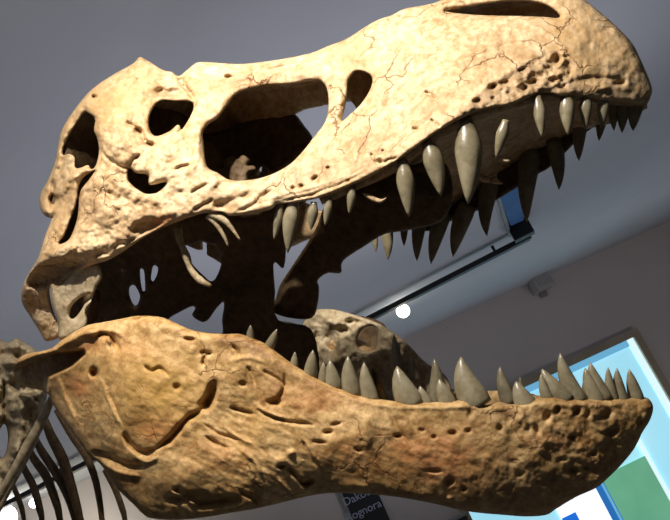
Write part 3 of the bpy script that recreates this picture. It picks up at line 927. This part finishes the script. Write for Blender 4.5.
LOW_NEAR = [((250, 341), (250.5, 325), 9, 0), ((268, 349), (277, 329), 11, .03), ((294, 368), (295, 352), 9, 0), ((310, 378), (313, 350), 15, 0), ((323, 384), (323.5, 362), 11, 0), ((335, 390), (330, 360), 18, -.06), ((353, 397), (348, 356), 20, -.07),
            ((372, 402), (364, 362), 18, -.08), ((414, 408), (397, 366), 28, -.12), ((428, 406), (420, 386), 14, -.1), ((450, 406), (439, 379), 18, -.08), ((480, 408), (461, 357), 32, -.16), ((529, 408), (516, 381), 21, -.12), ((550, 403), (541, 374), 12, -.1),
            ((568, 403), (542, 369), 22, -.12), ((580, 404), (560, 353), 19, -.12), ((599, 404), (585, 368), 17, -.08), ((606, 401), (590, 362), 17, -.12), ((614, 401), (608, 367), 11, -.08), ((623, 404), (617, 368), 13, -.08), ((638, 403), (629, 369), 14, -.04)]
for k, (b, t, wd, bend) in enumerate(LOW_NEAR):
    w0 = float(W_JW(b[0], b[1])) - 0.022
    tooth(b, t, wd, w0, w0 + 0.004, jaw, bend=bend)
LOW_FAR = [((510, 404), (500, 366), 16, -.1), ((522, 402), (520, 376), 9, 0), ((436, 404), (434, 358), 17, .08), ((400, 372), (394, 334), 12, -.05), ((416, 380), (411, 352), 10, -.05), ((585, 402), (586, 372), 8, 0)]
for (b, t, wd, bend) in LOW_FAR:
    w0 = -0.09 if b[0] > 430 else -.13
    tooth(b, t, wd, w0, w0, jaw, bend=bend)

# ------------------------------------------------------------------ neck and ribs
def bone_lump(name, pts, radii, mat, parent=root, seg=14, rough=0.12, label=None, flat=1.0):
    q = catmull(pts, 5, False)
    rr = np.interp(np.linspace(0, 1, len(q)), np.linspace(0, 1, len(radii)), radii)
    v, f = tube(P(q[:, 0], q[:, 1], q[:, 2]), rr, seg, flat, rough=rough)
    o = link_mesh(name, v, f, mat, parent)
    if label:
        o['label'] = label
    return o


part('neck_vertebra', [(-30, 340), (6, 342), (16, 338), (26, 343), (36, 350), (44, 362), (48, 385), (44, 410), (34, 440), (24, 462), (10, 486), (-6, 500), (-30, 510)],
     [[(0, 430), (5, 424), (8, 436), (6, 452), (1, 458), (-2, 444)]], 0.08, 0.16, MAT_GREY, root, cell=1.6, r=12, rough=0.03,
     extra=[('p', 14, 345, 7, 6, 0, .04), ('p', 30, 352, 10, 7, 20, .04), ('p', 10, 362, 8, 5, 0, .03), ('p', 18, 374, 8, 4, 0, .03), ('l', [(4, 380), (5, 410), (4, 430)], 2, -.03), ('l', [(20, 400), (22, 430), (12, 465)], 6, .03)])
strut('cervical_rib', [(52, 398), (42, 420), (26, 450), (10, 478), (-10, 512)], [.14, .14, .14, .14, .14], [.008, .012, .013, .011, .008], MAT_GREY, rough=0.15)
strut('cervical_rib', [(46, 412), (34, 440), (20, 468), (4, 498), (-10, 530)], [.11, .11, .11, .11, .11], [.006, .009, .009, .008, .006], MAT_GREY, rough=0.15)
RIBS = [([(56, 410), (72, 436), (86, 456), (96, 482), (102, 520), (104, 560)], 7), ([(45, 420), (51, 436), (62, 458), (70, 482), (80, 520), (86, 560)], 10), ([(32, 432), (41, 450), (54, 470), (66, 492), (75, 520), (82, 560)], 8),
        ([(24, 440), (34, 459), (46, 476), (56, 502), (60, 520), (66, 560)], 8), ([(16, 452), (26, 472), (34, 488), (40, 510), (42, 520), (48, 560)], 7), ([(6, 470), (15, 490), (21, 506), (24, 520), (30, 560)], 5), ([(104, 470), (115, 489), (122, 508), (125, 520), (130, 560)], 6)]
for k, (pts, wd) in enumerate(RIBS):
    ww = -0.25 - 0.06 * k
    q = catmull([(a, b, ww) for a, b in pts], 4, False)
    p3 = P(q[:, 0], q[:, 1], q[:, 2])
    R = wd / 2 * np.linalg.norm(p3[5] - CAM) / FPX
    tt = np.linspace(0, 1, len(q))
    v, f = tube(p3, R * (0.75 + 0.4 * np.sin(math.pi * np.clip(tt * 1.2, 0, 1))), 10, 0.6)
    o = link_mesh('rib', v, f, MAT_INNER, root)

#BACKGROUND
# ------------------------------------------------------------------ things on ceiling and wall
def lin(c):
    c = np.asarray(c, float) / 255.0
    return tuple(np.where(c <= 0.04045, c / 12.92, ((c + 0.055) / 1.055) ** 2.4))


def empty(name, loc, label, cat, group=None):
    o = bpy.data.objects.new(name, None)
    COL.objects.link(o)
    o.location = loc
    tag(o, label, cat, group)
    return o


def kid(name, v, f, mat, parent, smooth=False):
    return link_mesh(name, v, f, mat, parent, smooth=smooth, origin=np.array(parent.location))


# long black rail under the ceiling
e0, e1 = on_ceil(-40, 528, 0.12), on_ceil(529, 237, 0.12)
d = e1 - e0
d[2] = 0
L_ = np.linalg.norm(d)
dr = d / L_
pn = np.cross(UP, dr)
rail = empty('ceiling_rail', e1, 'long black rail hanging below the ceiling behind the open jaws', 'rail')
MAT_LIP = plain_mat('dark_lip', (0.07, 0.07, 0.075), (0.09, 0.09, 0.095), 4, 0.5)
c = (e0 + e1) / 2
v, f = box_mesh(c, (dr, pn, UP), (L_, 0.11, 0.05))
kid('rail_bar', v, f, MAT_BLACK, rail)
v, f = box_mesh(c + pn * 0.075 + UP * 0.008, (dr, pn, UP), (L_ + 0.05, 0.03, 0.03))
kid('rail_lip', v, f, MAT_LIP, rail)
for k in range(4):
    cc = e0 + d * (0.2 + 0.25 * k) + UP * 0.05
    v, f = box_mesh(cc, (dr, pn, UP), (0.03, 0.03, 0.08))
    kid('hanger', v, f, MAT_BLACK, rail)
cc = on_ceil(521, 230, 0.10)
v, f = box_mesh(cc, (dr, pn, UP), (0.20, 0.14, 0.16))
kid('end_block', v, f, MAT_BLACK, rail)

# blue banner at the end of the rail
MAT_BLUE = plain_mat('blue_banner', lin((52, 100, 160)), lin((66, 120, 180)), 2, 0.7)
b0 = on_ceil(511, 212, 0.06)
bn = rail


def ceil_prism(name, corners, drop, th, mat, parent):
    lo_ = np.array([on_ceil(a_, b_, drop) for a_, b_ in corners])
    v_ = np.vstack([lo_, lo_ + UP * th])
    n_ = len(corners)
    f_ = [list(range(n_)), list(range(2 * n_ - 1, n_ - 1, -1))] + [[(i + 1) % n_, i, n_ + i, n_ + (i + 1) % n_] for i in range(n_)]
    return kid(name, v_, f_, mat, parent)


bo_ = ceil_prism('blue_panel', [(499, 197), (519, 186), (524, 220), (511, 226)], 0.06, 0.03, MAT_BLUE, bn)
bo_['label'] = 'small blue panel at the end of the rail'
ceil_prism('edge_strip', [(497, 197), (500, 196), (512, 236), (509, 237)], 0.065, 0.05, MAT_GREYMETAL, bn)

# lamps in a row by the rail
MAT_LAMP = glow_mat('lamp_glow', (1.0, 0.97, 0.9), 6.0)
MAT_LAMPBODY = plain_mat('lamp_body', (0.5, 0.5, 0.5), (0.6, 0.6, 0.6), 5, 0.4)


def lamp(px, py, rad, label, drop, power):
    c = on_ceil(px, py, drop)
    o = empty('ceiling_lamp', c, label, 'lamp', 'small round lamps along the ceiling')
    t_ = np.sin(np.linspace(-math.pi / 2, math.pi / 2, 15))
    v_, f_ = tube([c + UP * rad * t for t in t_], [rad * max(0.02, math.sqrt(1 - t * t)) for t in t_], 24)
    kid('bulb', v_, f_, MAT_LAMP, o, True)
    v_, f_ = tube([c + UP * (rad * 0.97), c + UP * (rad * 0.97 + 0.02), c + UP * max(drop, rad + 0.03)], [rad * 0.3, rad * 0.25, rad * 0.25], 16)
    kid('housing', v_, f_, MAT_LAMPBODY, o, True)
    ld = bpy.data.lights.new('lamp_light', 'POINT')
    ld.energy = power
    ld.shadow_soft_size = rad
    ld.color = (1, 0.97, 0.78)
    lo = bpy.data.objects.new('lamp_light', ld)
    COL.objects.link(lo)
    lo.location = c - UP * (2 * rad + 0.06 + (0.7 if px < 100 else 0.0)) + dr * (0.5 if px < 100 else 0)


lamp(403, 311, 0.075, 'small round white ceiling lamp glowing just below the black rail, between the jaws', 0.11, 1.5)
lamp(34, 503, 0.06, 'small glowing ceiling lamp seen between the dark ribs', 0.10, 18)
lamp(4, 518, 0.15, 'large bright lamp at the lower left corner behind the neck struts', 0.2, 4)

# pale box where the ceiling meets the wall
bc = on_wall(540, 281, 0.16)
bx_ = empty('wall_box', bc, 'pale grey box fixed high on the wall just below the ceiling edge', 'speaker')
v, f = box_mesh(bc, (RH, NH, UP), (0.26, 0.30, 0.26))
kid('case', v, f, MAT_BOX, bx_)
v, f = box_mesh(bc - UP * 0.02 - NH * 0.155, (RH, NH, UP), (0.22, 0.012, 0.18))
kid('front_grille', v, f, plain_mat('grey_grille', (0.34, 0.33, 0.33), (0.38, 0.37, 0.37), 9, 0.7), bx_)
v, f = box_mesh(bc + NH * 0.13 - UP * 0.16, (RH, NH, UP), (0.1, 0.06, 0.1))
kid('bracket', v, f, MAT_GREYMETAL, bx_)


# lit display case in the wall at the right
def rz(px, py):
    q = on_wall(px, py)
    return (q - CAM) @ RH, q[2]


def wall_rect(name, r0, r1, z0, z1, near, depth, mat, parent):
    c_ = CAM * [1, 1, 0] + RH * (r0 + r1) / 2 + NH * (DW - near + depth / 2) + UP * (z0 + z1) / 2
    v_, f_ = box_mesh(c_, (RH, NH, UP), (abs(r1 - r0), depth, abs(z1 - z0)))
    return kid(name, v_, f_, mat, parent)


rL, zT = rz(418, 424)[0], rz(634, 329)[1]
rR = rz(634, 329)[0]
zB = -0.38
case = empty('display_case', CAM * [1, 1, 0] + RH * (rL + rR) / 2 + NH * (DW - 0.05) + UP * zB, 'large bronze-framed light blue lit display case in the wall behind the lower jaw tip', 'display case')
fw = 0.10
wall_rect('frame_bar', rL, rR, zT - fw, zT, 0.10, 0.10, MAT_FRAME, case)
wall_rect('frame_bar', rL, rR, zB - 0.05, zB, 0.10, 0.10, MAT_FRAME, case)
wall_rect('frame_bar', rL, rL + fw, zB, zT - fw, 0.10, 0.10, MAT_FRAME, case)
wall_rect('frame_bar', rR - fw, rR, zB, zT - fw, 0.10, 0.10, MAT_FRAME, case)
MAT_CYAN = glow_mat('lit_blue_panel', lin((150, 214, 236)), 0.9, lin((176, 228, 240)), 0.6)
MAT_PALE = glow_mat('lit_pale_strip', lin((214, 240, 244)), 0.95)
MAT_MIDBLUE = glow_mat('lit_mid_blue', lin((110, 178, 214)), 0.8)
MAT_GREENP = glow_mat('green_board', lin((96, 168, 132)), 0.75, lin((112, 182, 146)), 1.5)
MAT_WHITEP = glow_mat('white_sheet', (0.95, 0.97, 0.99), 1.0)
MAT_POST = glow_mat('blue_post', lin((36, 110, 180)), 0.8)
MAT_DEEP = glow_mat('deep_blue', lin((30, 110, 215)), 0.85)
wall_rect('backlit_panel', rL + fw, rR - fw, zB, zT - fw, 0.03, 0.02, MAT_CYAN, case)
wall_rect('pale_strip', rR - fw - 0.10, rR - fw, zB, zT - fw, 0.045, 0.012, MAT_PALE, case)
wall_rect('pale_strip', rL + fw, rR - fw - 0.10, zT - fw - 0.09, zT - fw, 0.045, 0.012, MAT_MIDBLUE, case)
g0 = rz(598, 475)
g1 = rz(643, 456)
wall_rect('green_board', g0[0], g1[0], zB, g1[1], 0.06, 0.02, MAT_GREENP, case)
wall_rect('pale_strip', g1[0], g1[0] + 0.06, zB, g1[1] + 0.75, 0.06, 0.015, MAT_PALE, case)
wall_rect('blue_post', g0[0] - 0.13, g0[0], zB, g1[1] + 0.2, 0.07, 0.03, MAT_POST, case)
wall_rect('blue_post', g0[0] - 0.045, g0[0] - 0.015, zB, g1[1] + 0.2, 0.08, 0.015, MAT_MIDBLUE, case)
w0_ = rz(556, 510)
wall_rect('white_sheet', w0_[0], g0[0] - 0.13, zB, rz(600, 486)[1] + 0.03, 0.055, 0.02, MAT_WHITEP, case)
d0_ = rz(574, 512)
wall_rect('blue_patch', w0_[0], d0_[0], zB, d0_[1], 0.065, 0.012, MAT_DEEP, case)

# dark hanging sign with two lines of lettering below the jaw
s0, s1 = rz(341, 497), rz(381, 500)
sg = empty('wall_sign', CAM * [1, 1, 0] + RH * (s0[0] + s1[0]) / 2 + NH * (DW - 0.05) + UP * 0.5, 'narrow black upright sign with pale lettering on the wall below the jaw', 'sign')
MAT_SIGN = plain_mat('black_sign', (0.006, 0.007, 0.009), (0.012, 0.013, 0.016), 3, 0.5)
MAT_LETTER = plain_mat('pale_letters', (0.36, 0.42, 0.55), (0.42, 0.48, 0.6), 3, 0.6)
wall_rect('sign_panel', s0[0] + 0.03, s1[0], 0.5, s0[1] + 0.16, 0.06, 0.05, MAT_SIGN, sg)
wall_rect('sign_edge', s0[0] - 0.03, s0[0] + 0.03, 0.5, s0[1] + 0.16, 0.065, 0.06, MAT_GREYMETAL, sg)


def lettering(text, r0, z0, size, parent):
    cu = bpy.data.curves.new('lettering', 'FONT')
    cu.body = text
    cu.size = size
    cu.extrude = 0.003
    tmp = bpy.data.objects.new('tmp_text', cu)
    COL.objects.link(tmp)
    dg = bpy.context.evaluated_depsgraph_get()
    me = bpy.data.meshes.new_from_object(tmp.evaluated_get(dg))
    bpy.data.objects.remove(tmp)
    base = CAM * [1, 1, 0] + RH * r0 + NH * (DW - 0.064) + UP * z0
    v_ = [base + RH * p.co.x + UP * p.co.y - NH * p.co.z for p in me.vertices]
    f_ = [list(p.vertices) for p in me.polygons]
    return kid('lettering', np.array(v_), f_, MAT_LETTER, parent)


t0_ = rz(344, 505)
lettering('Dakota', t0_[0], t0_[1] - 0.02, 0.145, sg)
t1_ = rz(348, 520)
lettering('Rognora', t1_[0] - 0.02, t1_[1] - 0.02, 0.145, sg)

# dark low panel left of the display case
k0, k1 = rz(440, 522), rz(463, 513)
pl_ = empty('floor_plinth', CAM * [1, 1, 0] + RH * (k0[0] + k1[0]) / 2 + NH * (DW - 0.15) - UP * 0.5, 'dark low plinth standing left of the lit display case under the jaw', 'plinth')
wall_rect('plinth_body', k0[0], k1[0] - 0.02, -0.5, k1[1] - 0.02, 0.30, 0.28, MAT_BLACK, pl_)
wall_rect('plinth_top', k0[0] - 0.02, k1[0], k1[1] - 0.02, k1[1] + 0.01, 0.32, 0.31, MAT_GREYMETAL, pl_)

scene.frame_set(1)
